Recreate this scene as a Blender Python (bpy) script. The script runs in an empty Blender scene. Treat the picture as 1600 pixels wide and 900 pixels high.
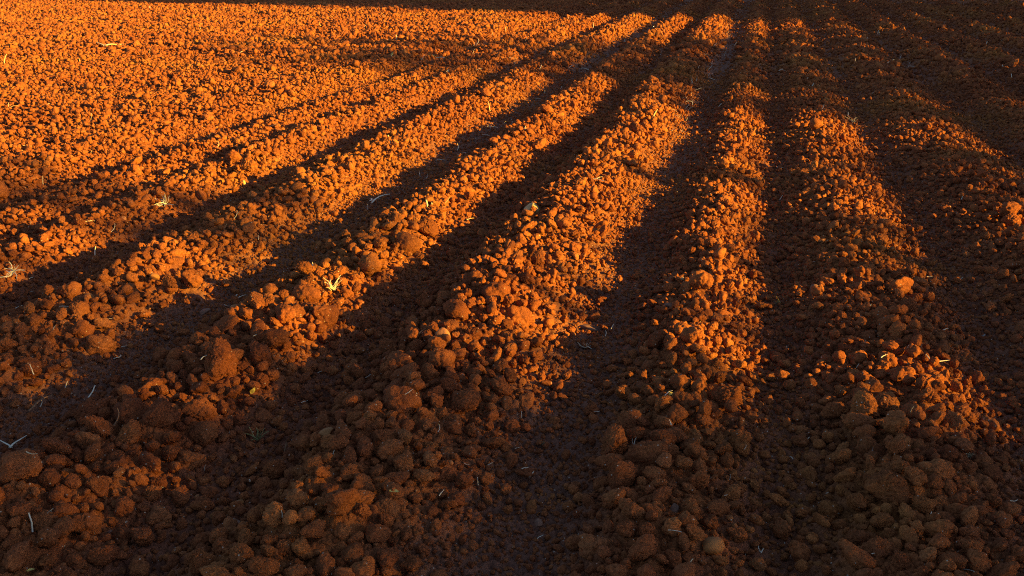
import bpy, math, random
import numpy as np
from mathutils import Vector, Matrix

random.seed(7)
rng = np.random.default_rng(11)
scene = bpy.context.scene
col = scene.collection
R = math.radians

# ------------------------------------------------------------------ camera
FPX = 1555.0                      # focal length in pixels of a 1600 px wide frame
HC = 1.5
PITCH = math.atan(530.0 / FPX)
YAW = math.atan(405.0 * math.cos(PITCH) / FPX)
cd = bpy.data.cameras.new('camera')
cam = bpy.data.objects.new('camera', cd)
col.objects.link(cam)
cam.location = (0, 0, HC)
cam.rotation_euler = (math.pi / 2 - PITCH, 0, YAW)
cd.sensor_width = 36
cd.lens = FPX / 1600 * 36
cd.clip_start, cd.clip_end = 0.05, 2000
scene.camera = cam
scene.render.resolution_x, scene.render.resolution_y = 1024, 576
ROT = np.array(cam.rotation_euler.to_matrix())


def ray(px, py):
    d = ROT @ np.array([px - 800.0, 450.0 - py, -FPX])
    return d / np.linalg.norm(d)


def project(P):
    """world points (n,3) -> photo pixels (n,2), depth"""
    q = (np.asarray(P) - np.array([0, 0, HC])) @ ROT
    dep = -q[:, 2]
    return np.stack([800 + FPX * q[:, 0] / dep, 450 - FPX * q[:, 1] / dep], 1), dep


# ------------------------------------------------------------------ noise
def _hash(ix, iy, seed):
    h = (ix.astype(np.int64) * 374761393 + iy.astype(np.int64) * 668265263 + seed * 1442695041) & 0xFFFFFFFF
    h = ((h ^ (h >> 13)) * 1274126177) & 0xFFFFFFFF
    h = ((h ^ (h >> 16)) * 2246822519) & 0xFFFFFFFF
    return (h ^ (h >> 15)) & 0xFFFFFFFF


def perlin(x, y, seed=0):
    xi, yi = np.floor(x), np.floor(y)
    fx, fy = x - xi, y - yi

    def g(ix, iy, dx, dy):
        a = _hash(ix, iy, seed) * (2 * math.pi / 4294967296.0)
        return np.cos(a) * dx + np.sin(a) * dy
    u = fx * fx * fx * (fx * (fx * 6 - 15) + 10)
    v = fy * fy * fy * (fy * (fy * 6 - 15) + 10)
    a = g(xi, yi, fx, fy); b = g(xi + 1, yi, fx - 1, fy)
    c = g(xi, yi + 1, fx, fy - 1); d = g(xi + 1, yi + 1, fx - 1, fy - 1)
    return ((a + u * (b - a)) * (1 - v) + (c + u * (d - c)) * v) * 1.4


def crumbs(x, y, cell, seed):
    """height of little domes scattered one per cell"""
    x, y = x / cell, y / cell
    xi, yi = np.floor(x), np.floor(y)
    out = np.zeros_like(x)
    for i in (-1, 0, 1):
        for j in (-1, 0, 1):
            h1 = _hash(xi + i, yi + j, seed) / 4294967296.0
            h2 = _hash(xi + i, yi + j, seed + 77) / 4294967296.0
            r = 0.35 + 0.45 * _hash(xi + i, yi + j, seed + 131) / 4294967296.0
            d2 = (x - xi - i - h1) ** 2 + (y - yi - j - h2) ** 2
            out = np.maximum(out, np.sqrt(np.maximum(r * r - d2, 0)))
    return out * cell


# ------------------------------------------------------------------ the ploughed relief
# (x across the rows in metres, height, ridge weight, track weight)
PROFILE = np.array([
    (-30.0, .035, .75, 0), (-6.2, .035, .75, 0), (-5.4, .045, .75, 0), (-4.85, .050, .75, 0), (-4.50, -.075, .10, 0),
    (-4.15, .055, .55, 0), (-3.84, -.030, .30, 0), (-3.62, .085, .85, 0), (-3.25, -.070, .0, .1),
    (-2.82, .080, .9, 0), (-2.62, .055, .8, 0), (-2.38, -.050, .05, .85), (-2.20, -.050, .05, .85),
    (-1.96, .075, 1, 0), (-1.80, .070, .9, 0), (-1.47, -.065, .0, .05),
    (-1.12, .100, 1, 0), (-.90, .070, .85, 0), (-.64, -.040, .05, .75), (-.46, -.045, .05, .75),
    (-.30, .032, .65, 0), (-.17, .072, .95, 0), (-.05, .018, .4, 0), (.14, -.060, .0, 0),
    (.42, .036, .75, 0), (.62, .052, .8, 0), (.92, -.055, .0, .3),
    (1.36, .058, .8, 0), (1.50, .055, .75, 0), (1.95, -.08, 0, 0), (2.35, .08, .8, 0), (2.80, -.07, 0, 0),
    (3.2, .08, .8, 0), (3.65, -.07, 0, 0), (4.05, .08, .8, 0), (4.5, -.07, 0, 0), (4.9, .08, .8, 0),
    (5.35, -.07, 0, 0), (5.8, .08, .8, 0), (6.2, -.07, 0, 0), (6.6, .07, .8, 0), (7.1, -.05, 0, 0), (30.0, 0, .4, 0)])
_px = np.linspace(-30, 30, 12001)
_tab = [np.interp(_px, PROFILE[:, 0], PROFILE[:, i]) for i in (1, 2, 3)]
_ker = np.exp(-0.5 * (np.arange(-30, 31) / 11.0) ** 2); _ker /= _ker.sum()
_tab = [np.convolve(np.pad(t, 30, mode='edge'), _ker, 'valid') for t in _tab]


def rows(x, y):
    xw = x + 0.045 * perlin(x * .35, y * .45, 5) + 0.03 * perlin(x * 1.1, y * 1.5, 6)
    return [np.interp(xw, _px, t) for t in _tab]


def height(x, y, fine=True):
    x = np.asarray(x, float); y = np.asarray(y, float)
    h, rd, tr = rows(x, y)
    rough = 0.25 + 0.75 * rd
    rough = rough * (1 - .8 * tr)
    z = h * (0.85 + .30 * perlin(x * 1.1, y * 1.1, 8))
    z = z + rough * (.034 * perlin(x * 2.7, y * 2.7, 1) + .034 * perlin(x * 6.7, y * 6.7, 2))
    if fine:
        amp = (.35 + .65 * rd) * (1 - .75 * tr)
        z = z + amp * .026 * perlin(x * 17, y * 17, 3) + (.3 + .7 * amp) * .006 * perlin(x * 47, y * 47, 4)
        z = z + crumbs(x, y, .034, 21) * (.25 + .6 * amp) * .75 + crumbs(x, y, .015, 22) * .7 + crumbs(x, y, .026, 23) * .5 * tr
    return z


def surface_point(px, py, lift=0.0):
    d = ray(px, py)
    z = 0.0
    for _ in range(6):
        t = (z - HC) / d[2]
        p = np.array([0, 0, HC]) + d * t
        z = float(height(np.array([p[0]]), np.array([p[1]]))[0]) + lift
    return p, t * float(-(ROT.T @ d)[2])


# ------------------------------------------------------------------ materials
def new_mat(name):
    m = bpy.data.materials.new(name)
    m.use_nodes = True
    nt = m.node_tree
    for n in list(nt.nodes):
        nt.nodes.remove(n)
    return m, nt, nt.nodes, nt.links


def soil_material(name, use_track=False):
    m, nt, N, L = new_mat(name)
    out = N.new('ShaderNodeOutputMaterial'); bs = N.new('ShaderNodeBsdfPrincipled')
    L.new(bs.outputs[0], out.inputs[0])
    geo = N.new('ShaderNodeNewGeometry')
    bs.inputs['Roughness'].default_value = .95
    bs.inputs['Specular IOR Level'].default_value = .08

    def noise(scale, detail, rough=.6):
        n = N.new('ShaderNodeTexNoise')
        n.inputs['Scale'].default_value = scale
        n.inputs['Detail'].default_value = detail
        n.inputs['Roughness'].default_value = rough
        L.new(geo.outputs['Position'], n.inputs['Vector'])
        return n

    def ramp(fac, stops):
        r = N.new('ShaderNodeValToRGB')
        e = r.color_ramp.elements
        while len(e) < len(stops):
            e.new(.5)
        for k, (p, c) in enumerate(stops):
            e[k].position = p
            e[k].color = (*c, 1)
        L.new(fac, r.inputs[0])
        return r

    def mix(fac, a, b, mode='MIX'):
        x = N.new('ShaderNodeMix'); x.data_type = 'RGBA'; x.blend_type = mode
        if isinstance(fac, float):
            x.inputs[0].default_value = fac
        else:
            L.new(fac, x.inputs[0])
        for s, v in ((6, a), (7, b)):
            if isinstance(v, tuple):
                x.inputs[s].default_value = (*v, 1)
            else:
                L.new(v, x.inputs[s])
        return x.outputs[2]
    n1 = noise(9, 5); n2 = noise(120, 4, .7); n3 = noise(420, 3, .7)
    c1 = ramp(n1.outputs[0], [(.30, (.285, .085, .034)), (.52, (.370, .114, .041)), (.72, (.440, .148, .050))]).outputs[0]
    n0 = noise(.55, 3)
    c0 = ramp(n0.outputs[0], [(.35, (.86, .82, .86)), (.5, (1, 1, 1)), (.68, (1.10, 1.25, 1.0))]).outputs[0]
    c1 = mix(1.0, c1, c0, 'MULTIPLY')
    c2 = ramp(n2.outputs[0], [(.28, (.46, .44, .46)), (.52, (1.0, 1.0, 1.0)), (.78, (1.32, 1.36, 1.40))]).outputs[0]
    base = mix(1.0, c1, c2, 'MULTIPLY')
    info = N.new('ShaderNodeObjectInfo')
    c3 = ramp(info.outputs['Random'], [(0, (.70, .69, .74)), (.35, (.94, .94, .97)), (.6, (1, 1, 1)), (.88, (1.08, 1.12, 1.05)), (1, (1.18, 1.32, 1.35))]).outputs[0]
    base = mix(1.0, base, c3, 'MULTIPLY')
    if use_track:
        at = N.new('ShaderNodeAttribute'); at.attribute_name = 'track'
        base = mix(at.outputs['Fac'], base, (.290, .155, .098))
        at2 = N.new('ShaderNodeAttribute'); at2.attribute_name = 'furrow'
        base = mix(at2.outputs['Fac'], base, (.235, .098, .068))  # furrow floors tinted darker and greyer: tone of the shade put into the colour
    # pale quartz grit stuck in the soil
    v = N.new('ShaderNodeTexVoronoi'); v.inputs['Scale'].default_value = 62
    L.new(geo.outputs['Position'], v.inputs['Vector'])
    lt = N.new('ShaderNodeMath'); lt.operation = 'LESS_THAN'; lt.inputs[1].default_value = .13
    L.new(v.outputs['Distance'], lt.inputs[0])
    sep = N.new('ShaderNodeSeparateColor'); L.new(v.outputs['Color'], sep.inputs[0])
    gt = N.new('ShaderNodeMath'); gt.operation = 'GREATER_THAN'; gt.inputs[1].default_value = .78
    L.new(sep.outputs[0], gt.inputs[0])
    mu = N.new('ShaderNodeMath'); mu.operation = 'MULTIPLY'
    L.new(lt.outputs[0], mu.inputs[0]); L.new(gt.outputs[0], mu.inputs[1])
    base = mix(mu.outputs[0], base, (.72, .58, .44))
    L.new(base, bs.inputs['Base Color'])
    b1 = N.new('ShaderNodeBump'); b1.inputs['Strength'].default_value = .8; b1.inputs['Distance'].default_value = .010
    L.new(n2.outputs[0], b1.inputs['Height'])
    b2 = N.new('ShaderNodeBump'); b2.inputs['Strength'].default_value = .8; b2.inputs['Distance'].default_value = .004
    L.new(n3.outputs[0], b2.inputs['Height']); L.new(b1.outputs[0], b2.inputs['Normal'])
    L.new(b2.outputs[0], bs.inputs['Normal'])
    return m


def plain_material(name, dark, light, scale=60, rough=.7, bump=.002, stretch=None):
    m, nt, N, L = new_mat(name)
    out = N.new('ShaderNodeOutputMaterial'); bs = N.new('ShaderNodeBsdfPrincipled')
    L.new(bs.outputs[0], out.inputs[0])
    bs.inputs['Roughness'].default_value = rough
    bs.inputs['Specular IOR Level'].default_value = .25
    tc = N.new('ShaderNodeNewGeometry')
    n = N.new('ShaderNodeTexNoise'); n.inputs['Scale'].default_value = scale; n.inputs['Detail'].default_value = 4
    L.new(tc.outputs['Position'], n.inputs['Vector'])
    r = N.new('ShaderNodeValToRGB')
    r.color_ramp.elements[0].position = .35; r.color_ramp.elements[0].color = (*dark, 1)
    r.color_ramp.elements[1].position = .65; r.color_ramp.elements[1].color = (*light, 1)
    L.new(n.outputs[0], r.inputs[0]); L.new(r.outputs[0], bs.inputs['Base Color'])
    b = N.new('ShaderNodeBump'); b.inputs['Strength'].default_value = .6; b.inputs['Distance'].default_value = bump
    L.new(n.outputs[0], b.inputs['Height']); L.new(b.outputs[0], bs.inputs['Normal'])
    return m


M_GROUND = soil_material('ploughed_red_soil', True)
M_CLOD = soil_material('clod_red_soil')
M_STONE = {
    'pale': plain_material('pale_yellow_stone', (.46, .28, .12), (.60, .42, .20), 40, .8),
    'grey': plain_material('grey_stone', (.22, .10, .06), (.27, .14, .09), 45, .8),
    'orange': plain_material('orange_stone', (.46, .17, .06), (.58, .25, .10), 40, .8),
    'tan': plain_material('tan_stone', (.34, .13, .04), (.42, .175, .055), 45, .8)}
M_STRAW = plain_material('dry_straw', (.64, .50, .28), (.80, .68, .44), 90, .4, .0005)
M_WHITE = plain_material('bleached_straw', (.74, .64, .46), (.86, .79, .64), 90, .4, .0005)
M_BROWN = plain_material('brown_twig', (.22, .10, .05), (.34, .18, .09), 90, .8, .0005)
M_YELLOW = plain_material('dry_yellow_leaf', (.55, .42, .08), (.72, .60, .20), 120, .6, .0005)
M_GREEN = plain_material('faded_grass', (.09, .10, .03), (.40, .34, .14), 90, .7, .0005)
M_PAPER = plain_material('pale_blue_scrap', (.55, .66, .72), (.72, .80, .82), 80, .5, .0005)
M_LEAF = plain_material('tree_leaves', (.045, .070, .020), (.085, .110, .035), 8, .7, .001)
M_BARK = plain_material('tree_bark', (.09, .065, .045), (.16, .12, .085), 20, .9, .01)


# ------------------------------------------------------------------ mesh helpers
def mesh_np(name, verts, faces, mat, smooth=True, attrs=None):
    verts = np.asarray(verts, np.float32); faces = np.asarray(faces, np.int32)
    me = bpy.data.meshes.new(name)
    me.vertices.add(len(verts)); me.vertices.foreach_set('co', verts.ravel())
    k = faces.shape[1]
    me.loops.add(faces.size); me.loops.foreach_set('vertex_index', faces.ravel())
    me.polygons.add(len(faces))
    me.polygons.foreach_set('loop_start', np.arange(0, faces.size, k, dtype=np.int32))
    me.polygons.foreach_set('use_smooth', np.full(len(faces), smooth))
    for an, av in (attrs or {}).items():
        a = me.attributes.new(an, 'FLOAT', 'POINT'); a.data.foreach_set('value', np.asarray(av, np.float32))
    me.update(calc_edges=True); me.validate()
    if mat:
        me.materials.append(mat)
    return me


def link(name, me, loc=(0, 0, 0), rot=(0, 0, 0), scale=(1, 1, 1), parent=None):
    o = bpy.data.objects.new(name, me)
    o.location, o.rotation_euler, o.scale = loc, rot, scale
    col.objects.link(o)
    if parent:
        o.parent = parent
    return o


def tag(o, label, cat, group=None):
    o['label'] = label; o['category'] = cat
    if group:
        o['group'] = group
    return o


# ------------------------------------------------------------------ ground
ys = [1.3]
while ys[-1] < 75:
    ys.append(ys[-1] + min(.16, max(.0045, ys[-1] ** 2 / 1490 * 1.05)))
ys = np.array(ys)
ncol = 1250
s = np.linspace(0, 1, ncol)
left = -0.95 * ys - .9; right = .42 * ys + .9
GX = left[:, None] + (right - left)[:, None] * s[None, :]
GY = np.repeat(ys[:, None], ncol, 1)
GZ = height(GX.ravel(), GY.ravel())
_, rd, tr = rows(GX.ravel(), GY.ravel())
gv = np.stack([GX.ravel(), GY.ravel(), GZ], 1)
nr = len(ys)
idx = np.arange(nr * ncol).reshape(nr, ncol)
gf = np.stack([idx[:-1, :-1], idx[:-1, 1:], idx[1:, 1:], idx[1:, :-1]], -1).reshape(-1, 4)
base = len(gv)
wide = np.array([(-500, -500, -.22), (500, -500, -.22), (500, 500, -.22), (-500, 500, -.22)], float)
gv = np.vstack([gv, wide]); gf = np.vstack([gf, [[base, base + 1, base + 2, base + 3]]])
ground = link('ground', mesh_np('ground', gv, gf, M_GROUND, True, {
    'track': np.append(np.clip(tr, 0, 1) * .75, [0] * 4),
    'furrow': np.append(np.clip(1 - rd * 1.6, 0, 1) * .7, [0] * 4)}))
ground['kind'] = 'structure'


# ------------------------------------------------------------------ clod shapes
def ico(sub):
    import bmesh
    bm = bmesh.new(); bmesh.ops.create_icosphere(bm, subdivisions=sub, radius=1)
    v = np.array([p.co[:] for p in bm.verts]); f = np.array([[q.index for q in p.verts] for p in bm.faces])
    bm.free()
    return v, f


ICO = {k: ico(k) for k in (3, 4, 5)}


def clod_mesh(name, sub, seed, mat, lumpy=1.0, cuts=9, round_=False):
    g = np.random.default_rng(seed)
    d, f = ICO[sub]
    d = d / np.linalg.norm(d, axis=1)[:, None]
    r = np.ones(len(d)) * (1.0 if lumpy < .5 else .74)
    if lumpy >= .5:                                   # several crumbs baked into one clod
        for _ in range(int(g.integers(6, 12))):
            c = g.normal(size=3); c *= g.uniform(.35, .68) / np.linalg.norm(c)
            q = g.uniform(.34, .60)
            b = d @ c
            disc = b * b - (c @ c - q * q)
            hit = np.where(disc > 0, b + np.sqrt(np.maximum(disc, 0)), 0)
            r = np.maximum(r, hit)
    if cuts:
        n = g.normal(size=(cuts, 3)); n /= np.linalg.norm(n, axis=1)[:, None]
        off = g.uniform(.52, .95, cuts)
        dot = d @ n.T
        lim = np.where(dot > .05, off / np.maximum(dot, .05), 9)
        k = 13.0
        r = -np.log(np.exp(-k * r) + np.exp(-k * lim).sum(1)) / k       # soft minimum: knocked-off faces
    # crumbs pressed together: cells on the surface
    for ncell, amp in ((14, .12), (80, .11), (400, .075), (1100, .04)):
        c = g.normal(size=(ncell, 3)); c /= np.linalg.norm(c, axis=1)[:, None]
        ang = np.arccos(np.clip(d @ c.T, -1, 1)); ang.sort(axis=1)
        w = 2.0 / math.sqrt(ncell)
        r = r + lumpy * amp * (np.clip((ang[:, 1] - ang[:, 0]) / w, 0, .8) - .3)
    r = r + lumpy * .024 * g.normal(size=len(d))
    if round_:
        r = 1 + .5 * (r - r.mean())
    v = d * r[:, None] * g.uniform(.76, 1.24, 3)
    return mesh_np(name, v, f, mat)


HERO = [clod_mesh('earth_clod', 5 if i < 5 else 4, 100 + i, M_CLOD, 1.0, 7 + i % 5) for i in range(12)]
SMALL = [clod_mesh('soil_crumb', 4 if i < 12 else 3, 200 + i, M_CLOD, 1.0, 6 + i % 6) for i in range(18)]

# ------------------------------------------------------------------ clods and stones at the places they have in the photograph
things = []          # (object, pixel, radius px, short name)


def place_lump(px, py, rpx, me, name, label, cat, short=None, squash=.85, sink=.30, group=None, seed=0):
    g = random.Random(seed or int(px * 977 + py))
    p, dep = surface_point(px, py)
    r = rpx / FPX * dep
    p, dep = surface_point(px, py, r * (1 - sink) * .55)
    r = rpx / FPX * dep * 1.08
    o = link(name, me, p, (g.uniform(-.5, .5), g.uniform(-.5, .5), g.uniform(0, 6.28)), (r, r * g.uniform(.85, 1.1), r * squash))
    tag(o, label, cat, group)
    things.append((o, (px, py), rpx, short))
    return o


CLODS = [  # px, py, radius px, label, short name used as a landmark, squash
    (1390, 765, 31, 'big rounded brown clod standing proud at lower right, black shadow on its left side', 'big rounded clod', .95),
    (205, 650, 29, 'broad flat-topped brown clod at the left, beside the left wheel track', 'broad flat-topped clod', .85),
    (234, 612, 20, 'angular brown clod right behind the broad flat-topped clod at left', None, .9),
    (317, 643, 26, 'large crumbly brown clod on the left ridge, right of the broad flat-topped clod', 'crumbly ridge clod', .85),
    (320, 680, 22, 'dark pitted clod stacked just in front of the large crumbly ridge clod', None, .9),
    (343, 568, 27, 'tall upright brown clod with a flat right face, where the left ridge enters the sun', 'tall upright clod', 1.25),
    (478, 459, 23, 'large bright orange sunlit clod on the left ridge with straw lying behind it', 'bright orange clod', .9),
    (509, 495, 21, 'sunlit orange clod standing in the furrow edge below the bright orange clod', 'furrow-edge clod', 1.1),
    (430, 735, 24, 'brown clod beside the shaded pit in the foreground furrow', 'pit-side clod', .9),
    (405, 520, 18, 'sunlit orange clod leaning on the left ridge beside the left wheel track', None, .9),
    (1139, 623, 23, 'round reddish clod alone on the shaded side of the ridge right of centre', 'lone reddish clod', .95),
    (1012, 712, 30, 'long brown clod with a steep right face on the foreground ridge right of centre', 'long steep clod', .8),
    (985, 662, 23, 'rounded brown clod with lit top behind the long steep clod', None, .85),
    (690, 565, 22, 'large reddish clod at the sunlit edge of the central ridge', 'sunlit-edge clod', .95),
    (585, 357, 14, 'small peaked orange clod at the left crest, above the sunlit furrow', None, 1.0),
    (595, 382, 15, 'rounded orange clod in the sun just below the peaked clod on the crest', None, .9),
    (637, 380, 19, 'bulky orange sunlit clod facing the dark furrow in the upper centre', 'bulky sunlit clod', .95),
    (667, 357, 14, 'orange clod beside the loose straw on the upper left ridge', None, .9),
    (577, 412, 20, 'wide flat brown-orange clod on the ridge left of the dark furrow', None, .8),
    (300, 438, 16, 'orange rounded clod on the ridge left of the left wheel track', 'left sunlit clod', .9),
    (265, 440, 14, 'orange clod beside the small grey stone on the leftmost sunlit heap', None, .9),
    (125, 518, 17, 'dim brown rounded clod at far left on the heap beside the wheel track', None, .9),
    (82, 523, 13, 'small clod with one orange face at far left', None, .9),
    (158, 540, 22, 'wide brown clod between the left wheel track and the dim rounded clod', None, .8),
    (238, 772, 15, 'brown clod with pale grit in the lower left heap', None, .9),
    (87, 725, 18, 'round brown clod on the lower left slope of the heap', 'round slope clod', .9),
    (236, 725, 18, 'round brown clod in the middle of the lower left heap', None, .95),
    (281, 776, 20, 'pale-flecked pointed clod in the lower left heap', 'pale-flecked clod', .9),
    (196, 792, 16, 'egg-shaped brown clod in the lower left heap', None, 1.0),
    (30, 797, 18, 'smooth brown clod at the left edge of the photo, low down', None, .8),
    (100, 800, 18, 'rounded brown clod near the short upright straw at lower left', None, .9),
    (25, 873, 24, 'clod with an orange glow on one face in the lower left corner', 'corner clod', .8),
    (316, 883, 27, 'large brown clod with pale specks at the bottom edge of the photo', 'bottom-edge clod', .9),
    (216, 888, 22, 'dark brown clod at the bottom edge, left of the large specked clod', None, .8),
    (380, 872, 24, 'wide crumbly clod at the bottom edge, right of the large specked clod', None, .8),
    (508, 884, 22, 'brown clod at the bottom edge left of the centre', None, .8),
    (820, 737, 18, 'flat brown slab of soil half sunk in the fine soil of the middle track', 'flat brown slab', .4),
    (78, 748, 16, None, None, .9), (140, 690, 18, None, None, .9), (320, 790, 18, None, None, .9),
    (250, 808, 20, None, None, .85), (160, 868, 18, None, None, .9), (190, 838, 17, None, None, .9),
    (618, 612, 22, 'crumbly brown clod on the shaded flank of the central ridge', None, .9),
    (735, 672, 13, 'sharp-edged brown clod on the foreground slope, one lit right face', None, .9),
    (706, 668, 14, None, None, .9), (630, 683, 14, None, None, .9), (570, 700, 18, None, None, .9), (555, 655, 16, None, None, .9),
    (800, 668, 15, 'half-buried orange-brown clod in the middle of the central slope', None, .8),
    (822, 629, 17, 'flat elongated reddish clod lying across the middle wheel track', 'flat reddish clod', .5),
    (605, 872, 24, None, None, .8), (590, 835, 20, None, None, .85),
    (600, 800, 20, None, None, .85), (930, 855, 26, 'wide brown clod near the bottom of the ridge right of centre', 'wide bottom clod', .8),
    (900, 850, 18, None, None, .9), (1010, 830, 17, None, None, .85), (1005, 860, 24, None, None, .85),
    (925, 640, 12, None, None, .9), (1045, 710, 18, None, None, 1.0),
    (1080, 700, 17, 'clod with one glowing orange face on the shaded ridge right of centre', 'glowing-face clod', .9),
    (1065, 600, 16, None, None, .9), (1100, 640, 16, None, None, .9),
    (1155, 690, 19, None, None, 1.1), (1160, 700, 14, None, None, .9),
    (1300, 800, 22, 'dark rounded clod in the lower right furrow, left of the big rounded clod', None, .9),
    (1380, 815, 17, None, None, .85), (1340, 870, 25, 'wide purple-brown clod low on the right at the bottom of the furrow', None, .7),
    (1408, 880, 22, 'dark clod at the bottom edge, below the big rounded clod', None, 1.0),
    (1465, 830, 22, None, None, .85), (1440, 790, 18, None, None, .85), (1560, 855, 18, None, None, .9),
    (1350, 595, 17, None, None, .9), (1355, 530, 14, 'bright orange sunlit clod on the right-hand ridge', 'right-ridge orange clod', 1.0),
    (1296, 546, 10, 'small orange clod catching sun in the dark furrow right of centre', None, 1.0),
    (1420, 480, 16, None, None, .9), (1375, 495, 18, None, None, .9), (1490, 660, 18, None, None, .8), (1340, 560, 14, None, None, .9),
    (1176, 430, 10, 'orange lit clod lying alone in the dark furrow right of the middle ridge', 'alone lit clod', .9),
    (1122, 365, 13, 'orange clod high on the sunlit ridge right of the middle wheel track', None, .9),
    (1100, 480, 14, None, None, 1.0), (1118, 575, 15, None, None, 1.0), (1050, 560, 12, None, None, .9),
    (1580, 346, 14, 'orange lit clod at the right edge of the photo', 'right-edge clod', .9),
    (775, 460, 24, 'broad sloping orange-brown slab of soil in the middle of the central ridge', 'sloping slab', .9),
    (810, 500, 20, 'rounded orange-brown clod in the middle of the central ridge below the sloping slab', None, .9),
    (820, 435, 13, 'bright orange clod on the sunlit central ridge', None, .9),
    (695, 467, 14, 'bright orange clod at the left foot of the sunlit central ridge', 'left-foot clod', 1.0),
    (608, 550, 16, 'tall sunlit clod at the shade edge on the left flank of the central ridge', None, 1.2),
    (640, 525, 14, None, None, .9), (780, 395, 12, None, None, .9), (840, 405, 14, None, None, 1.2), (880, 350, 14, None, None, .9),
    (390, 256, 12, 'orange clod with a peak on the bright far-left ridge', 'peaked far clod', 1.1),
    (212, 265, 11, 'round orange clod in the sunny left field', None, .9),
    (655, 405, 11, None, None, .9), (755, 395, 10, None, None, .9),
]
for i, (px, py, rp, lab, short, sq) in enumerate(CLODS):
    place_lump(px, py, rp, HERO[(i * 5) % 12], 'earth_clod', lab or '', 'clod', short, sq)

STONES = [  # px, py, radius, kind, label, short, squash
    (830, 327, 12, 'pale', 'pale yellow sunlit stone on top of the central ridge', 'pale yellow stone', .85),
    (1114, 853, 18, 'tan', 'smooth two-toned tan stone on the ridge at the bottom, right of centre', 'two-toned tan stone', .9),
    (692, 525, 11, 'orange', 'smooth oval orange-pink stone on the slope of the central ridge', 'oval orange stone', 1.0),
    (661, 524, 8, 'orange', 'small smooth orange stone just left of the oval orange stone', None, 1.1),
    (371, 820, 13, 'grey', 'flat grey stone in the foreground furrow at lower left', 'flat grey stone', .7),
    (374, 786, 8, 'tan', 'small round tan pebble behind the flat grey stone at lower left', None, .9),
    (510, 677, 12, 'tan', 'pale tan stone with a flat top in the shaded furrow left of centre', 'pale tan stone', .7),
    (172, 831, 4, 'grey', 'tiny blue-grey pebble in the lower left heap', None, .8),
    (841, 818, 7, 'grey', 'round grey pebble in the fine soil at bottom centre', 'round grey pebble', .9),
    (705, 723, 5, 'orange', 'small bright orange pebble on the fine soil at lower centre', None, .9),
    (1053, 796, 9, 'grey', 'egg-shaped grey-brown stone on the foreground ridge right of centre', None, 1.2),
    (1043, 479, 8, 'grey', 'smooth grey stone at the foot of the sunlit ridge right of the middle track', 'smooth grey stone', .8),
    (920, 513, 15, 'grey', 'flat dusty slab of stone lying in the middle wheel track', 'flat dusty slab', .35),
    (368, 487, 11, 'orange', 'bright orange angular stone beside the left wheel track', 'bright angular stone', .9),
    (320, 487, 8, 'grey', 'flat greyish stone lying in the left wheel track', None, .5),
    (242, 432, 6, 'tan', 'small greyish pale stone on the leftmost sunlit heap', 'small pale stone', 1.0),
    (138, 467, 9, 'tan', 'angular tan stone with a lit right face at the left', None, .8),
    (102, 487, 8, 'orange', 'small orange stone at left, below the angular tan stone', None, .9),
    (750, 427, 5, 'pale', 'small pale yellow pebble at the left of the central ridge', None, .9),
    (1066, 437, 7, 'pale', 'pale yellow stony lump on the crest of the ridge right of the middle track', None, .8),
    (193, 343, 5, 'orange', 'orange pebble in the dim soil at left, under the straw tuft', None, .9),
    (380, 287, 6, 'pale', 'bright yellow stone on the edge of the bright left ridge', None, .9),
    (1267, 800, 8, 'tan', 'pale brown hollow-looking stone in the dark furrow at lower right', None, 1.0),
    (1500, 222, 4, 'grey', 'small pale grey stone on the shaded ridge at upper right', None, .9),
    (1274, 453, 8, 'grey', 'grey stone with an orange lit top in the dark right furrow', None, .9),
    (308, 778, 5, 'orange', 'small bright orange fragment beside the pale-flecked clod', None, .9),
    ]
SM = {}
for i, (px, py, rp, kind, lab, short, sq) in enumerate(STONES):
    me = clod_mesh('stone', 4, 300 + i, M_STONE[kind], .25, 6, False)
    place_lump(px, py, rp, me, 'stone' if rp > 7 else 'pebble', lab, 'stone', short, sq, .55)

# ------------------------------------------------------------------ scattered clods
SUN_EL, SUN_AZ_SLOPE = 13.0, .15


def zone(x):
    for a, b, n in ((-99, -4.6, 'level cloddy ground at far left'), (-4.6, -3.3, 'bright ridge at far left'),
                    (-3.3, -2.5, 'ridge left of the left wheel track'), (-2.5, -2.1, 'left wheel track'),
                    (-2.1, -1.55, 'ridge right of the left wheel track'), (-1.55, -1.38, 'dark furrow left of the central ridge'),
                    (-1.38, -.75, 'central ridge'), (-.75, -.38, 'middle wheel track'),
                    (-.38, .02, 'ridge right of the middle wheel track'), (.02, .28, 'dark furrow right of centre'),
                    (.28, .85, 'broad shaded ridge at right'), (.85, 1.1, 'right wheel track'), (1.1, 99, 'far right ridge')):
        if a <= x < b:
            return n


def scatter(y0, y1, dens, med, sig, lo, hi, seed, wr):
    """random clod centres in the wedge the camera sees, plus a margin at both sides"""
    g = np.random.default_rng(seed)
    A = (.88 + .36) / 2 * (y1 ** 2 - y0 ** 2) + 1.2 * (y1 - y0)
    n = int(A * dens)
    y = np.sqrt(g.uniform(y0 ** 2, y1 ** 2, n))
    l, r_ = -.88 * y - .6, .36 * y + .6
    x = l + (r_ - l) * g.uniform(0, 1, n)
    _, rdg, trk = rows(x, y)
    patch = .5 + .5 * np.clip(perlin(x * 1.7, y * 1.7, seed + 9) * 2, -1, 1)
    keep = g.uniform(0, 1, n) < np.clip(wr[0] + (wr[1] - wr[0]) * rdg * (.55 + .6 * patch), 0, 1) * (1 - trk * wr[2])
    x, y, rdg, trk = x[keep], y[keep], rdg[keep], trk[keep]
    n = len(x)
    d = np.exp(np.log(med) + sig * g.normal(size=n)) * (.62 + .5 * rdg) * (1 - .15 * trk)
    d = np.clip(d, lo, hi)
    return x, y, d / 2


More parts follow.
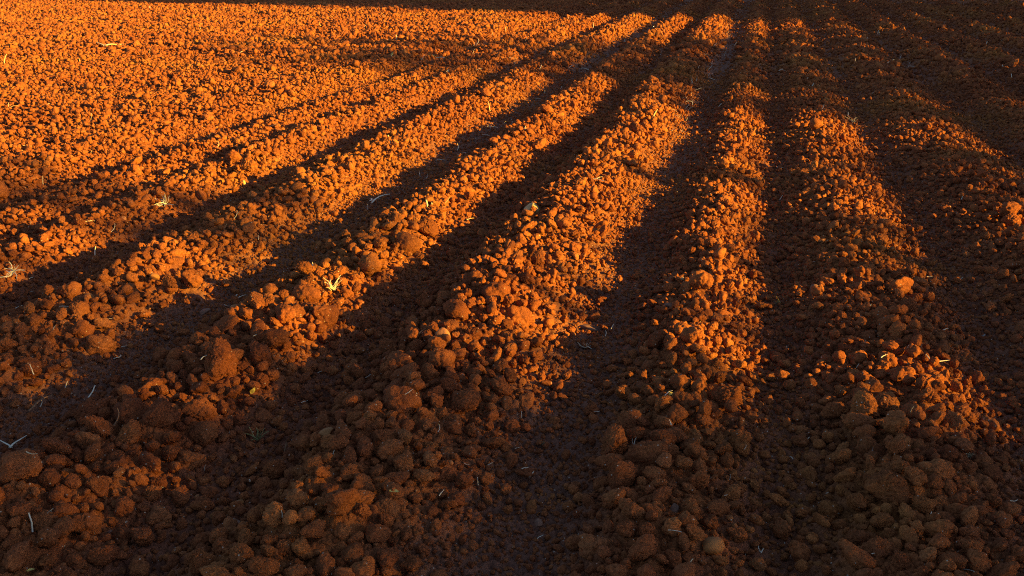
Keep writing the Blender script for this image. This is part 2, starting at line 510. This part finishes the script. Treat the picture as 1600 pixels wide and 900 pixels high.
parts = []
parts.append(scatter(1.7, 3.7, 260, .054, .33, .030, .12, 1, (.12, 1.0, .9)))
parts.append(scatter(3.7, 7.0, 120, .043, .38, .026, .12, 11, (.08, 1.0, .9)))
parts.append(scatter(1.7, 3.7, 2300, .032, .38, .016, .06, 2, (.80, 1.0, .6)))
parts.append(scatter(3.7, 7.0, 2500, .027, .40, .014, .06, 12, (.80, 1.0, .6)))
parts.append(scatter(1.7, 7.0, 6500, .0170, .34, .009, .03, 3, (1.0, 1.0, .0)))
parts.append(scatter(7.0, 13, 190, .046, .32, .03, .12, 4, (.12, 1.0, .9)))
parts.append(scatter(7.0, 13, 2900, .026, .36, .015, .06, 5, (.75, 1.0, .3)))
parts.append(scatter(13, 32, 520, .046, .40, .026, .12, 6, (.40, 1.0, .5)))
parts.append(scatter(32, 48, 60, .070, .25, .04, .11, 7, (.5, 1.0, .8)))
SX = np.concatenate([p[0] for p in parts]); SY = np.concatenate([p[1] for p in parts]); SR = np.concatenate([p[2] for p in parts])
order = np.argsort(-SR); SX, SY, SR = SX[order], SY[order], SR[order]
# keep clods from swallowing one another: the larger first
grid = {}
CELL = .14
for o, pxy, rp, sh in things:
    grid.setdefault((int(o.location.x // CELL), int(o.location.y // CELL)), []).append((o.location.x, o.location.y, o.scale.x))
ok = np.ones(len(SX), bool)
for i in range(len(SX)):
    x, y, r = SX[i], SY[i], SR[i]
    if y > 13:
        continue
    cx, cy = int(x // CELL), int(y // CELL)
    bad = False
    for a in (cx - 1, cx, cx + 1):
        for b in (cy - 1, cy, cy + 1):
            for (qx, qy, qr) in grid.get((a, b), ()):
                lim = .80 * (r + qr)
                if (x - qx) ** 2 + (y - qy) ** 2 < lim * lim:
                    bad = True; break
            if bad: break
        if bad: break
    if bad:
        ok[i] = False
    else:
        grid.setdefault((cx, cy), []).append((x, y, r))
SX, SY, SR = SX[ok], SY[ok], SR[ok]
SZ = height(SX, SY) + SR * np.where(SR > .013, rng.uniform(.1, 1.1, len(SX)), rng.uniform(-.1, .6, len(SX)))
P3 = np.stack([SX, SY, SZ], 1)
uv, dep = project(P3)
apparent = SR / dep * FPX
inside = (uv[:, 0] > 5) & (uv[:, 0] < 1595) & (uv[:, 1] > 5) & (uv[:, 1] < 893)
N_AUTO = 298 - len(CLODS)
pick = np.argsort(-np.where(inside, apparent, 0))[:N_AUTO]
chosen = np.zeros(len(SX), bool); chosen[pick] = True
for i in pick:
    g = random.Random(int(i))
    r = float(SR[i])
    o = link('earth_clod', HERO[g.randrange(12)], P3[i], (g.uniform(-.7, .7), g.uniform(-.7, .7), g.uniform(0, 6.28)),
             (r * g.uniform(.95, 1.2), r * g.uniform(.9, 1.15), r * g.uniform(.75, 1.0)))
    tag(o, '', 'clod')
    things.append((o, tuple(uv[i]), apparent[i], None))

# labels of the clods that have none yet: by the landmark each lies next to, else by ridge and light
marks = [(p, r, s) for (o, p, r, s) in things if s]
DIRS = ['right of', 'behind and right of', 'behind', 'behind and left of', 'left of', 'in front and left of', 'in front of', 'in front and right of']
todo = []
for (o, p, r, s) in things:
    if o['label'] == '':
        for (mp, mr, ms) in marks:
            dx, dy = p[0] - mp[0], mp[1] - p[1]
            dd = math.hypot(dx, dy)
            if 0 < dd < mr + r + 75:
                todo.append((dd, DIRS[int(round(math.degrees(math.atan2(dy, dx)) / 45)) % 8], ms, o))
todo.sort(key=lambda t: t[0])
used = set()
for dd, dr, ms, o in todo:
    if o['label'] == '' and (dr, ms) not in used:
        used.add((dr, ms))
        o['label'] = 'brown clod just %s the %s' % (dr, ms)
for (o, p, r, s) in things:
    if o['category'] == 'clod':
        y, x = o.location.y, o.location.x
        light = 'shaded foreground' if y < 3.55 else ('sunlit middle stretch' if y < 9 else 'far stretch')
        if o['label'] == '':
            o['label'] = 'fist-sized clod in the %s of the %s' % (light, zone(x))
            o['group'] = 'clods in the %s of the %s' % (light, zone(x))
        elif 'just' in o['label']:
            o['group'] = 'clods in the %s of the %s' % (light, zone(x))

# the rest of the clods, past counting
rest = ~chosen
px_, py_, pz_, pr_ = SX[rest], SY[rest], SZ[rest], SR[rest]
n = len(px_)
me = bpy.data.meshes.new('soil_crumbs')
me.vertices.add(n)
me.vertices.foreach_set('co', np.stack([px_, py_, pz_], 1).astype(np.float32).ravel())
sc = np.stack([pr_ * rng.uniform(.9, 1.2, n), pr_ * rng.uniform(.85, 1.15, n), pr_ * rng.uniform(.7, 1.0, n)], 1)
me.attributes.new('size', 'FLOAT_VECTOR', 'POINT').data.foreach_set('vector', sc.astype(np.float32).ravel())
sp = np.stack([rng.uniform(-.9, .9, n), rng.uniform(-.9, .9, n), rng.uniform(0, 6.28, n)], 1)
me.attributes.new('spin', 'FLOAT_VECTOR', 'POINT').data.foreach_set('vector', sp.astype(np.float32).ravel())
me.attributes.new('shape', 'INT', 'POINT').data.foreach_set('value', rng.integers(0, len(SMALL), n).astype(np.int32))
crumb = link('soil_crumbs', me)
crumb['kind'] = 'stuff'
crumb['label'] = 'countless small reddish brown soil crumbs covering the ploughed field'
crumb['category'] = 'soil crumbs'
shapes = bpy.data.collections.new('crumb_shapes')
for k, m_ in enumerate(SMALL):
    shapes.objects.link(bpy.data.objects.new('crumb_shape', m_))
ng = bpy.data.node_groups.new('scatter_crumbs', 'GeometryNodeTree')
ng.interface.new_socket('Geometry', in_out='INPUT', socket_type='NodeSocketGeometry')
ng.interface.new_socket('Geometry', in_out='OUTPUT', socket_type='NodeSocketGeometry')
gi = ng.nodes.new('NodeGroupInput'); go = ng.nodes.new('NodeGroupOutput')
iop = ng.nodes.new('GeometryNodeInstanceOnPoints')
ci = ng.nodes.new('GeometryNodeCollectionInfo')
ci.inputs['Collection'].default_value = shapes
ci.inputs['Separate Children'].default_value = True
ci.inputs['Reset Children'].default_value = True


def attr(name, t):
    a = ng.nodes.new('GeometryNodeInputNamedAttribute'); a.data_type = t
    a.inputs['Name'].default_value = name
    return a.outputs['Attribute']


e2r = ng.nodes.new('FunctionNodeEulerToRotation')
ng.links.new(attr('spin', 'FLOAT_VECTOR'), e2r.inputs[0])
ng.links.new(gi.outputs[0], iop.inputs['Points'])
ng.links.new(ci.outputs[0], iop.inputs['Instance'])
iop.inputs['Pick Instance'].default_value = True
ng.links.new(attr('shape', 'INT'), iop.inputs['Instance Index'])
ng.links.new(e2r.outputs[0], iop.inputs['Rotation'])
ng.links.new(attr('size', 'FLOAT_VECTOR'), iop.inputs['Scale'])
ng.links.new(iop.outputs[0], go.inputs[0])
md = crumb.modifiers.new('scatter', 'NODES'); md.node_group = ng
print('crumbs', n, 'clods', sum(1 for t in things if t[0]['category'] == 'clod'))


# ------------------------------------------------------------------ straw, twigs, leaves
def tube(path, r0, r1, flat=.45, seg=5):
    path = np.asarray(path, float); m = len(path)
    v, f = [], []
    for i in range(m):
        t = path[min(i + 1, m - 1)] - path[max(i - 1, 0)]; t = t / np.linalg.norm(t)
        up = np.array([0, 0, 1.0]) if abs(t[2]) < .9 else np.array([1.0, 0, 0])
        a = np.cross(t, up); a /= np.linalg.norm(a); b = np.cross(a, t)
        r = r0 + (r1 - r0) * i / (m - 1)
        for k in range(seg):
            th = 2 * math.pi * k / seg
            v.append(path[i] + a * math.cos(th) * r + b * math.sin(th) * r * flat)
    for i in range(m - 1):
        for k in range(seg):
            f.append((i * seg + k, i * seg + (k + 1) % seg, (i + 1) * seg + (k + 1) % seg, (i + 1) * seg + k))
    f.append((0, 1, 2, 3)); f.append(((m - 1) * seg + 3, (m - 1) * seg + 2, (m - 1) * seg + 1, (m - 1) * seg))
    return np.array(v), np.array(f)


def join(parts_):
    V, F, o = [], [], 0
    for v, f in parts_:
        V.append(v); F.append(f + o); o += len(v)
    return np.vstack(V), np.vstack(F)


def stalk(g, L, r, bend):
    """a dry stalk lying along x with a bend and a kink"""
    m = 9
    t = np.linspace(-.5, .5, m)
    kink = g.uniform(-.25, .25)
    y = bend * (t ** 2) * L + np.where(t > kink, (t - kink) * g.uniform(-.5, .5) * L, 0)
    z = .10 * L * np.sin(t * g.uniform(1, 5) + g.uniform(0, 3)) + np.where(t > kink, (t - kink) * g.uniform(0, .5) * L, 0)
    return tube(np.stack([t * L, y, z], 1), r, r * g.uniform(.4, .8))


def straw_mesh(seed, kind, mat):
    g = np.random.default_rng(seed)
    if kind == 'single':
        ps = [stalk(g, 1, .050, g.uniform(-.6, .6))]
    elif kind == 'fork':
        a = stalk(g, 1, .050, g.uniform(-.4, .4)); b = stalk(g, .7, .042, g.uniform(-.6, .6))
        th = g.uniform(.5, .9); c, s_ = math.cos(th), math.sin(th)
        v = b[0] + np.array([.35, 0, 0]); v = v @ np.array([[c, s_, 0], [-s_, c, 0], [0, 0, 1]]) + np.array([-.45, 0, .02])
        ps = [a, (v, b[1])]
    else:                                            # tuft: stalks fanning from a crown
        ps = []
        for k in range(15):
            L = g.uniform(.3, .9); th = g.uniform(0, 6.28); el = g.uniform(.15, 1.2)
            v, f = stalk(g, L, .034, g.uniform(-.7, .7))
            v = v + np.array([L / 2, 0, 0])
            c, s_ = math.cos(el), math.sin(el)
            v = v @ np.array([[c, 0, s_], [0, 1, 0], [-s_, 0, c]])
            c, s_ = math.cos(th), math.sin(th)
            v = v @ np.array([[c, s_, 0], [-s_, c, 0], [0, 0, 1]])
            ps.append((v, f))
    v, f = join(ps)
    return mesh_np('straw', v, f, mat)


def leaf_mesh(seed, mat):
    g = np.random.default_rng(seed)
    m, w = 9, 5
    t = np.linspace(0, 1, m); u = np.linspace(-1, 1, w)
    wid = .24 * np.sin(np.pi * t ** .8) ** .8 + .012
    V = []
    for layer in (0, 1):
        for i in range(m):
            for j in range(w):
                x = t[i] - .5; y = wid[i] * u[j]
                z = .18 * abs(u[j]) * wid[i] * 4 * .5 + .25 * (t[i] - .5) ** 2 + .03 * math.sin(9 * t[i] + 3 * u[j]) + (.012 if layer else 0)
                V.append((x, y, z))
    V = np.array(V); F = []
    for layer in (0, 1):
        b = layer * m * w
        for i in range(m - 1):
            for j in range(w - 1):
                q = (b + i * w + j, b + i * w + j + 1, b + (i + 1) * w + j + 1, b + (i + 1) * w + j)
                F.append(q if layer else q[::-1])
    ring = [i * w for i in range(m)] + [(m - 1) * w + j for j in range(1, w)] + [i * w + w - 1 for i in range(m - 2, -1, -1)] + [j for j in range(w - 2, 0, -1)]
    for k in range(len(ring)):
        a, b = ring[k], ring[(k + 1) % len(ring)]
        F.append((a, b, b + m * w, a + m * w))
    return mesh_np('leaf', V, np.array(F), mat)


STRAW = {(k, c): [straw_mesh(500 + 31 * i + 7 * len(k) + 3 * len(c), k, mm) for i in range(5)]
         for k in ('single', 'fork', 'tuft') for c, mm in (('straw', M_STRAW), ('white', M_WHITE), ('brown', M_BROWN))}
STRAW[('tuft', 'green')] = [straw_mesh(900 + i, 'tuft', M_GREEN) for i in range(2)]
LEAF = {'yellow': [leaf_mesh(950 + i, M_YELLOW) for i in range(3)], 'white': [leaf_mesh(960 + i, M_WHITE) for i in range(3)],
        'blue': [leaf_mesh(970, M_PAPER)]}


def settle(px, py):
    """where the line of sight through this pixel first meets a clod or the soil"""
    o0 = Vector((0, 0, HC)); d = Vector(ray(px, py))
    best = surface_point(px, py, .012)
    p = Vector(best[0])
    for (o, q, r, s) in things:
        if abs(q[0] - px) < r * 1.3 and abs(q[1] - py) < r * 1.3:
            c = o.location
            t = (c - o0).dot(d); m_ = (o0 + d * t - c).length
            rad = (o.scale.x + o.scale.z) * .5
            if m_ < rad:
                h = o0 + d * (t - math.sqrt(rad * rad - m_ * m_) * .95)
                if (h - o0).length < (p - o0).length:
                    p = h
    return p


def lay(px, py, lpx, deg, name, me, label, cat, group=None, tilt=0.0, fat=1.0):
    """deg: angle in the photo from horizontal; the piece lies on the soil"""
    p = settle(px, py)
    dep = (p - Vector((0, 0, HC))).length
    L = (1.0 if lpx > 11.5 else 1.25) * lpx / FPX * dep
    # screen direction to ground direction: the ground is foreshortened away from the viewer
    el = math.asin((HC - p.z) / dep)
    a = math.radians(deg)
    gx, gy = math.cos(a), math.sin(a) / max(math.sin(el), .25)
    stretch = math.hypot(gx, gy)
    lift = 0.0
    if stretch > 1.8:                               # steep in the photo: it stands up instead of lying far back
        lift = math.radians(55); gx, gy = math.cos(a), math.sin(a); stretch = 1.0
    view = math.atan2(p.y, p.x) - math.pi / 2
    ang = math.atan2(gy, gx) + view
    o = link(name, me, p, (0, -lift - tilt, ang), (L * stretch, L * stretch * fat, L * stretch * fat))
    o.rotation_mode = 'XYZ'
    tag(o, label, cat, group)
    o['at'] = 0
    del o['at']
    return o


SPECIAL = [  # px, py, length px, angle, kind, colour, label
    (178, 73, 26, 20, 'fork', 'straw', 'forked golden straw in the sunny field near the top left'),
    (258, 318, 24, 60, 'tuft', 'white', 'spiky pale straw tuft at the shade edge on the left'),
    (22, 424, 24, 50, 'tuft', 'white', 'pale straw tuft at the left edge of the photo, halfway down'),
    (150, 403, 30, 28, 'single', 'white', 'pale straight straw in the dim soil at left, above the wheel track heap'),
    (143, 348, 32, 5, 'single', 'straw', 'tan straw lying flat below the spiky straw tuft'),
    (350, 362, 30, -45, 'fork', 'straw', 'tan forked straw on the dim ridge below the bright left ridge'),
    (370, 335, 14, 55, 'single', 'straw', 'short straw right of the spiky tuft at the edge of the sun'),
    (375, 465, 18, 10, 'fork', 'white', 'white forked straw lying in the left wheel track'),
    (490, 423, 24, 60, 'single', 'white', 'white straw standing up behind the bright orange clod'),
    (520, 452, 24, 20, 'tuft', 'white', 'spiky white straw bunch just right of the bright orange clod'),
    (508, 441, 16, 80, 'single', 'straw', 'short upright straw touching the spiky white bunch'),
    (668, 328, 34, -65, 'fork', 'white', 'long pale forked straw leaning on the upper left ridge'),
    (697, 318, 26, -70, 'single', 'straw', 'golden straw leaning right of the long pale forked straw'),
    (590, 313, 22, 20, 'fork', 'white', 'small white straw bits in the left wheel track near a sunlit crest'),
    (610, 222, 24, 85, 'single', 'straw', 'upright golden straw on the bright left ridge'),
    (765, 166, 18, -75, 'single', 'straw', 'upright short straw on the far left ridge beside the track'),
    (716, 231, 14, 75, 'single', 'white', 'upright white straw at the edge of the left wheel track'),
    (821, 205, 16, 65, 'single', 'white', 'leaning white straw on the upper ridge right of the left wheel track'),
    (1020, 190, 36, -48, 'single', 'straw', 'long curved straw on the far end of the sunlit central ridge'),
    (1050, 172, 14, -5, 'single', 'straw', 'short golden straw at the upper right of the central ridge'),
    (936, 282, 18, -10, 'fork', 'white', 'pale scrap of straw on the upper central ridge by the track'),
    (1283, 172, 18, 25, 'single', 'white', 'thick white straw at the top of the sunlit right ridge'),
    (1326, 181, 12, 85, 'single', 'white', 'upright white straw on the right ridge where the sun ends'),
    (1333, 191, 14, 10, 'tuft', 'straw', 'small golden straw tuft on the right ridge where the sun ends'),
    (1232, 197, 26, 38, 'single', 'brown', 'brown curved twig in the dark furrow left of the right ridge'),
    (1124, 167, 12, 40, 'single', 'white', 'short white straw at the top of the sunlit ridge right of the middle track'),
    (1268, 139, 16, 60, 'fork', 'white', 'thin white forked straw on the shaded ridge at upper right'),
    (1541, 72, 14, 55, 'single', 'white', 'thin white straw near the top right corner'),
    (1389, 98, 16, 10, 'single', 'white', 'white straw on the shaded ground at upper right'),
    (1186, 278, 14, 5, 'fork', 'white', 'white straw bit on the right flank of the ridge right of the middle track'),
    (955, 514, 16, 65, 'single', 'white', 'white upright straw sliver in the middle wheel track'),
    (947, 522, 12, 75, 'single', 'white', 'thin white sliver left of the upright straw sliver in the middle track'),
    (915, 543, 10, 20, 'tuft', 'white', 'tiny curled white straw in the middle wheel track'),
    (1352, 489, 22, 28, 'single', 'white', 'pale straight straw on the dark side of the right ridge'),
    (1380, 475, 22, -3, 'single', 'straw', 'thin straw just behind the pale straight straw on the right ridge'),
    (1469, 567, 24, 25, 'fork', 'white', 'white broken straw in the shaded soil at right'),
    (1218, 472, 12, 60, 'tuft', 'green', 'dark little grass tuft in the dark furrow right of centre'),
    (1455, 433, 10, 5, 'single', 'white', 'short white straw on the dark right slope'),
    (50, 816, 26, 72, 'single', 'white', 'straight pale straw standing between clods at lower left'),
    (76, 802, 20, -58, 'single', 'white', 'pale straw leaning left, beside the straight pale straw at lower left'),
    (28, 692, 26, 30, 'fork', 'white', 'white forked straw in the left wheel track at the left edge'),
    (48, 709, 14, -20, 'single', 'straw', 'curved yellowish straw below the white forked straw at the left edge'),
    (103, 608, 24, 40, 'fork', 'white', 'pale forked straw in the left wheel track above the shaded heap'),
    (145, 613, 16, 30, 'single', 'white', 'white straight straw in the left wheel track near the heap'),
    (190, 614, 14, 85, 'single', 'white', 'short white upright straw left of the broad flat-topped clod'),
    (62, 630, 28, 25, 'single', 'brown', 'reddish curved twig in the left wheel track'),
    (185, 652, 26, 55, 'single', 'brown', 'brown twig lying over the broad flat-topped clod'),
    (179, 690, 14, -50, 'fork', 'white', 'small white forked straw below the broad flat-topped clod'),
    (320, 732, 10, -60, 'single', 'white', 'tiny white straw on the lower left heap'),
    (402, 686, 16, 40, 'tuft', 'green', 'dark green and tan grass tuft in the foreground furrow'),
    (444, 705, 28, 88, 'single', 'brown', 'thin dry stem rising beside the pit-side clod'),
    (848, 694, 12, 60, 'tuft', 'straw', 'small star-shaped yellow straw in the middle wheel track'),
    (747, 752, 12, 75, 'single', 'white', 'small upright white straw on the fine soil at bottom centre'),
    (763, 727, 14, 5, 'single', 'white', 'curved whitish straw on the fine soil at bottom centre'),
    (845, 839, 12, 25, 'single', 'white', 'short white straw at the bottom, below the round grey pebble'),
    (1045, 658, 26, -40, 'single', 'white', 'pale straw leaning on the foreground ridge right of centre'),
    (992, 690, 16, 70, 'fork', 'white', 'pale looped straw beside the long steep clod'),
    (1055, 831, 20, -10, 'single', 'white', 'curved white straw on the foreground ridge, left of the two-toned tan stone'),
    (1077, 881, 16, 30, 'single', 'straw', 'yellowish straw at the bottom edge below the two-toned tan stone'),
    (1454, 808, 16, 60, 'single', 'white', 'pale upright straw right of the big rounded clod'),
    (1517, 893, 22, -5, 'single', 'white', 'white straw lying at the bottom edge on the right'),
    (1586, 783, 8, 30, 'single', 'white', 'tiny white straw at the right edge, low down'),
    (1193, 858, 10, 50, 'fork', 'white', 'small white straw fork in the dark furrow at the bottom right'),
    (1517, 712, 14, 80, 'tuft', 'straw', 'yellowish dry sprig on the shaded soil at right'),
    (1493, 687, 10, 75, 'tuft', 'straw', 'small dry sprig behind the yellowish sprig at right'),
    (1425, 639, 8, 70, 'single', 'straw', 'tiny straw on the shaded right ridge'),
    (186, 558, 10, 25, 'single', 'white', 'short white straw in the left wheel track behind the heap'),
    (50, 577, 16, 85, 'single', 'white', 'upright white straw on the soil at the left edge above the track'),
    (8, 98, 22, -35, 'single', 'straw', 'slanted golden straw at the left edge in the sunny field'),
    (125, 97, 12, 70, 'single', 'straw', 'upright golden straw in the sunny left field'),
    (501, 41, 14, -80, 'single', 'straw', 'upright golden straw in the far sunny field'),
    (235, 18, 16, 65, 'single', 'white', 'pale straw poking up at the far sunlit edge of the field'),
    (735, 343, 14, 10, 'single', 'straw', 'thin straw lying in the dark furrow left of the central ridge'),
]
for i, (px, py, lp, deg, kind, colr, lab) in enumerate(SPECIAL):
    ms = STRAW[(kind, colr)]
    nm = 'grass_tuft' if colr == 'green' else ('twig' if colr == 'brown' else ('straw_tuft' if kind == 'tuft' else 'straw'))
    lay(px, py, lp, deg, nm, ms[i % len(ms)], lab, nm.replace('_', ' '))
LEAVES = [
    (612, 87, 12, 35, 'yellow', 'dry_leaf', 'small yellow leaf in the dim far band of the left field', 'leaf'),
    (672, 88, 15, -12, 'yellow', 'dry_leaf', 'yellow-green end of leaf beside the white husk in the far left field', 'leaf'),
    (689, 91, 15, -4, 'white', 'husk', 'white husk lying in the far left field beside a yellow leaf', 'husk'),
    (700, 114, 10, 60, 'white', 'husk', 'small upright white husk below the far white husk and leaf', 'husk'),
    (396, 611, 18, -65, 'yellow', 'dry_leaf', 'narrow yellow leaf on the left ridge below the tall upright clod', 'leaf'),
    (616, 768, 16, -10, 'yellow', 'dry_leaf', 'bright yellow leaf on the shaded clods at lower centre left', 'leaf'),
    (1536, 527, 14, -50, 'blue', 'plastic_scrap', 'pale blue-white scrap on the dark soil near the right edge', 'scrap'),
    (1050, 616, 8, 30, 'yellow', 'dry_leaf', 'tiny yellow leaf on the ridge right of the middle track', 'leaf'),
    (1218, 262, 8, 0, 'white', 'husk', 'small white husk in the dark furrow right of the middle ridge', 'husk'),
    (48, 891, 9, 0, 'yellow', 'dry_leaf', 'small yellow leaf in the bottom left corner', 'leaf'),
]
for i, (px, py, lp, deg, c, nm, lab, cat) in enumerate(LEAVES):
    lay(px, py, lp, deg, nm, LEAF[c][i % len(LEAF[c])], lab, cat)

# small unlabelled straw bits that nothing tells apart, by where they lie
AREAS = [
    (34, lambda g: (lambda t: (1150 - 95 * t + g.gauss(0, 10), 22 + 190 * t))(g.random()), 'white',
     'short white straw bit on the upper end of the middle wheel track', 'straw bits on the upper middle wheel track'),
    (40, lambda g: (g.uniform(540, 960), g.uniform(25, 110)), 'white',
     'tiny white straw bit scattered on the far dim soil near the top', 'straw bits on the far dim soil'),
    (29, lambda g: (g.uniform(1210, 1590), g.uniform(10, 150)), 'white',
     'tiny white straw bit on the dark ground at the upper right', 'straw bits on the dark upper right ground'),
    (32, lambda g: (g.uniform(5, 520), g.uniform(20, 290)), 'straw',
     'tiny golden straw bit in the sunny left field', 'straw bits in the sunny left field'),
    (21, lambda g: (lambda t: (990 - 420 * t + g.gauss(0, 6), 60 + 270 * t))(g.random()), 'white',
     'tiny white straw bit on the upper end of the left wheel track', 'straw bits on the upper left wheel track'),
    (21, lambda g: (g.uniform(5, 420), g.uniform(330, 640)), 'white',
     'tiny pale straw bit on the dim soil at left', 'straw bits on the dim left soil'),
    (24, lambda g: (g.uniform(1130, 1590), g.uniform(300, 880)), 'white',
     'tiny pale straw bit on the dark soil at right', 'straw bits on the dark right soil'),
    (21, lambda g: (g.uniform(440, 1100), g.uniform(560, 880)), 'white',
     'tiny pale straw bit on the shaded foreground soil', 'straw bits on the shaded foreground'),
]
g = random.Random(5)
for cnt, fn, c, lab, grp in AREAS:
    for k in range(cnt):
        px, py = fn(g)
        lp = g.uniform(6, 11) if py > 60 else g.uniform(4.5, 8)
        lay(px, py, lp, g.choice([0, 10, 25, -15, -30, 40, 60, 75]), 'straw', STRAW[('single', c)][g.randrange(5)], lab, 'straw', grp)


# ------------------------------------------------------------------ trees along the right side of the field (they throw the shade)
def tree(name, label, x0, base_y, lobes, density, leaf, seed, group='trees along the field edge'):
    """lobes: (y, z, half width, half height) of the crown's masses"""
    g = np.random.default_rng(seed)
    root = bpy.data.objects.new(name, None); col.objects.link(root)
    root.location = (x0, base_y, -.2)
    tag(root, label, 'tree', group)
    top = max(z for (_, z, _, _) in lobes)
    path = [(0, 0, 0), (.05, .03, top * .3), (-.04, -.05, top * .6), (.05, 0, top)]
    ps = [tube(path, .20, .05, 1.0, 9)]
    for (y, z, a, b) in lobes:
        st = max(.8, z - .45 * z)
        ps.append(tube([(0, 0, st), (g.uniform(-.3, .3), (y - base_y) * .5, st + (z - st) * .6), (g.uniform(-.4, .4), y - base_y, z + .2)], .08, .02, 1.0, 6))
    tv, tf = join(ps)
    link('trunk', mesh_np('trunk', tv, tf, M_BARK), parent=root)
    V = []
    for (y, z, a, b) in lobes:
        nn = int(density * a * b)
        k = g.normal(size=(nn, 3)); k /= np.linalg.norm(k, axis=1)[:, None]
        rad = g.uniform(0, 1, nn) ** (1 / 2.6) * (1 + .07 * g.normal(size=nn))
        k = np.sign(k) * np.abs(k) ** .62; k /= (np.abs(k) ** 3.2).sum(1)[:, None] ** (1 / 3.2)      # boxier than a ball
        c = k * rad[:, None] * np.array([min(a, 1.6), a, b]) + np.array([0, y - base_y, z + .2])
        V.append(c)
    c = np.vstack(V); nn = len(c)
    u = g.normal(size=(nn, 3)); u /= np.linalg.norm(u, axis=1)[:, None]
    w = np.cross(u, g.normal(size=(nn, 3))); w /= np.linalg.norm(w, axis=1)[:, None]
    L = leaf * g.uniform(.7, 1.4, nn)[:, None]
    q = np.stack([c - u * L, c + w * L * .45, c + u * L, c - w * L * .45], 1).reshape(-1, 3)
    link('crown', mesh_np('crown', q, np.arange(nn * 4).reshape(-1, 4), M_LEAF, False), parent=root)
    return root


TX = 15.0
tree('leafy_tree', 'spreading leafy tree beyond the right edge, shading the foreground', TX, -2.5,
     [(-1.85, 3.1, 3.1, 3.4), (-.75, 1.65, 2.25, 2.0), (.25, 2.3, 1.0, 1.3)], 1150, .11, 1)
tree('thin_tree', 'thin low tree beside the spreading tree beyond the right edge', TX, 1.7,
     [(2.35, 4.5, .6, .5), (1.35, 2.5, .75, .95), (1.5, 1.4, .9, .8)], 420, .13, 11)
tree('thin_tree', 'sparse tree in the gap between the bushy trees beyond the right edge', TX + .5, 3.6,
     [(4.0, 1.85, 2.6, 1.70)], 560, .2, 12)
tree('shrubby_tree', 'low bushy tree beyond the right edge, shading the middle of the right side', TX, 9.6,
     [(6.6, 1.55, 1.7, 1.55), (8.9, 2.0, 1.7, 1.95), (10.7, 2.2, 1.7, 1.95), (12.6, 2.1, 1.7, 1.95)], 1150, .12, 2)
tree('thin_tree', 'thin airy tree rising behind the bushy trees beyond the right edge', TX + .8, 11.0,
     [(9.7, 4.5, 1.2, .9), (11.4, 4.7, 1.5, 1.1), (13.0, 4.4, 1.2, .9)], 185, .16, 3)
tree('shrubby_tree', 'second low bushy tree beyond the right edge, before the tall far trees', TX, 16.4,
     [(14.6, 2.0, 1.7, 1.9), (16.5, 1.95, 1.7, 1.8), (18.6, 1.65, 1.6, 1.7), (20.3, 1.9, 1.3, 2.0)], 1150, .12, 4)
tree('tall_tree', 'tall dense tree beyond the upper right corner, shading the far field edge', TX, 23.3,
     [(22.8, 3, 2.2, 3.0), (22.9, 6, 2.3, 3.0), (22.8, 9, 2.2, 2.6), (25.5, 4, 2.5, 3.5), (25.5, 8, 2.5, 3.5)], 600, .19, 5)
tree('tall_tree', 'second tall dense tree beyond the upper right corner, behind the first', TX, 29.5,
     [(28.5, 3, 2.6, 3.0), (28.5, 7, 2.6, 3.2), (31.5, 4, 2.6, 3.5), (31.5, 8, 2.6, 3.2), (34, 5, 2.6, 4)], 600, .19, 6)

# ------------------------------------------------------------------ light
w = bpy.data.worlds.new('World'); scene.world = w; w.use_nodes = True
nt = w.node_tree
bg = nt.nodes.get('Background') or nt.nodes.new('ShaderNodeBackground')
sky = nt.nodes.new('ShaderNodeTexSky'); sky.sky_type = 'NISHITA'; sky.sun_disc = False
travel = Vector((-1, SUN_AZ_SLOPE, -math.tan(R(SUN_EL)) * math.hypot(1, SUN_AZ_SLOPE))).normalized()
tosun = -travel
sky.sun_elevation = math.asin(tosun.z)
sky.sun_rotation = math.atan2(tosun.x, tosun.y)
sky.air_density = .7; sky.dust_density = .6; sky.ozone_density = 1.0
nt.links.new(sky.outputs[0], bg.inputs[0]); bg.inputs[1].default_value = .05
sl = bpy.data.lights.new('sun', 'SUN'); sun = bpy.data.objects.new('sun', sl); col.objects.link(sun)
sl.energy = 5.0; sl.angle = R(.6); sl.color = (1.0, .60, .06)
sun.rotation_euler = travel.to_track_quat('-Z', 'Y').to_euler()
sun.location = (20, -3, 8)

scene.view_settings.view_transform = 'Standard'
scene.view_settings.look = 'None'
scene.view_settings.exposure = 1.75
scene.view_settings.gamma = 1.0
scene.view_settings.use_curve_mapping = False
scene.render.engine = 'CYCLES'
scene.cycles.filter_width = 1.1
scene.cycles.use_denoising = False
scene.cycles.max_bounces = 4
scene.cycles.diffuse_bounces = 1
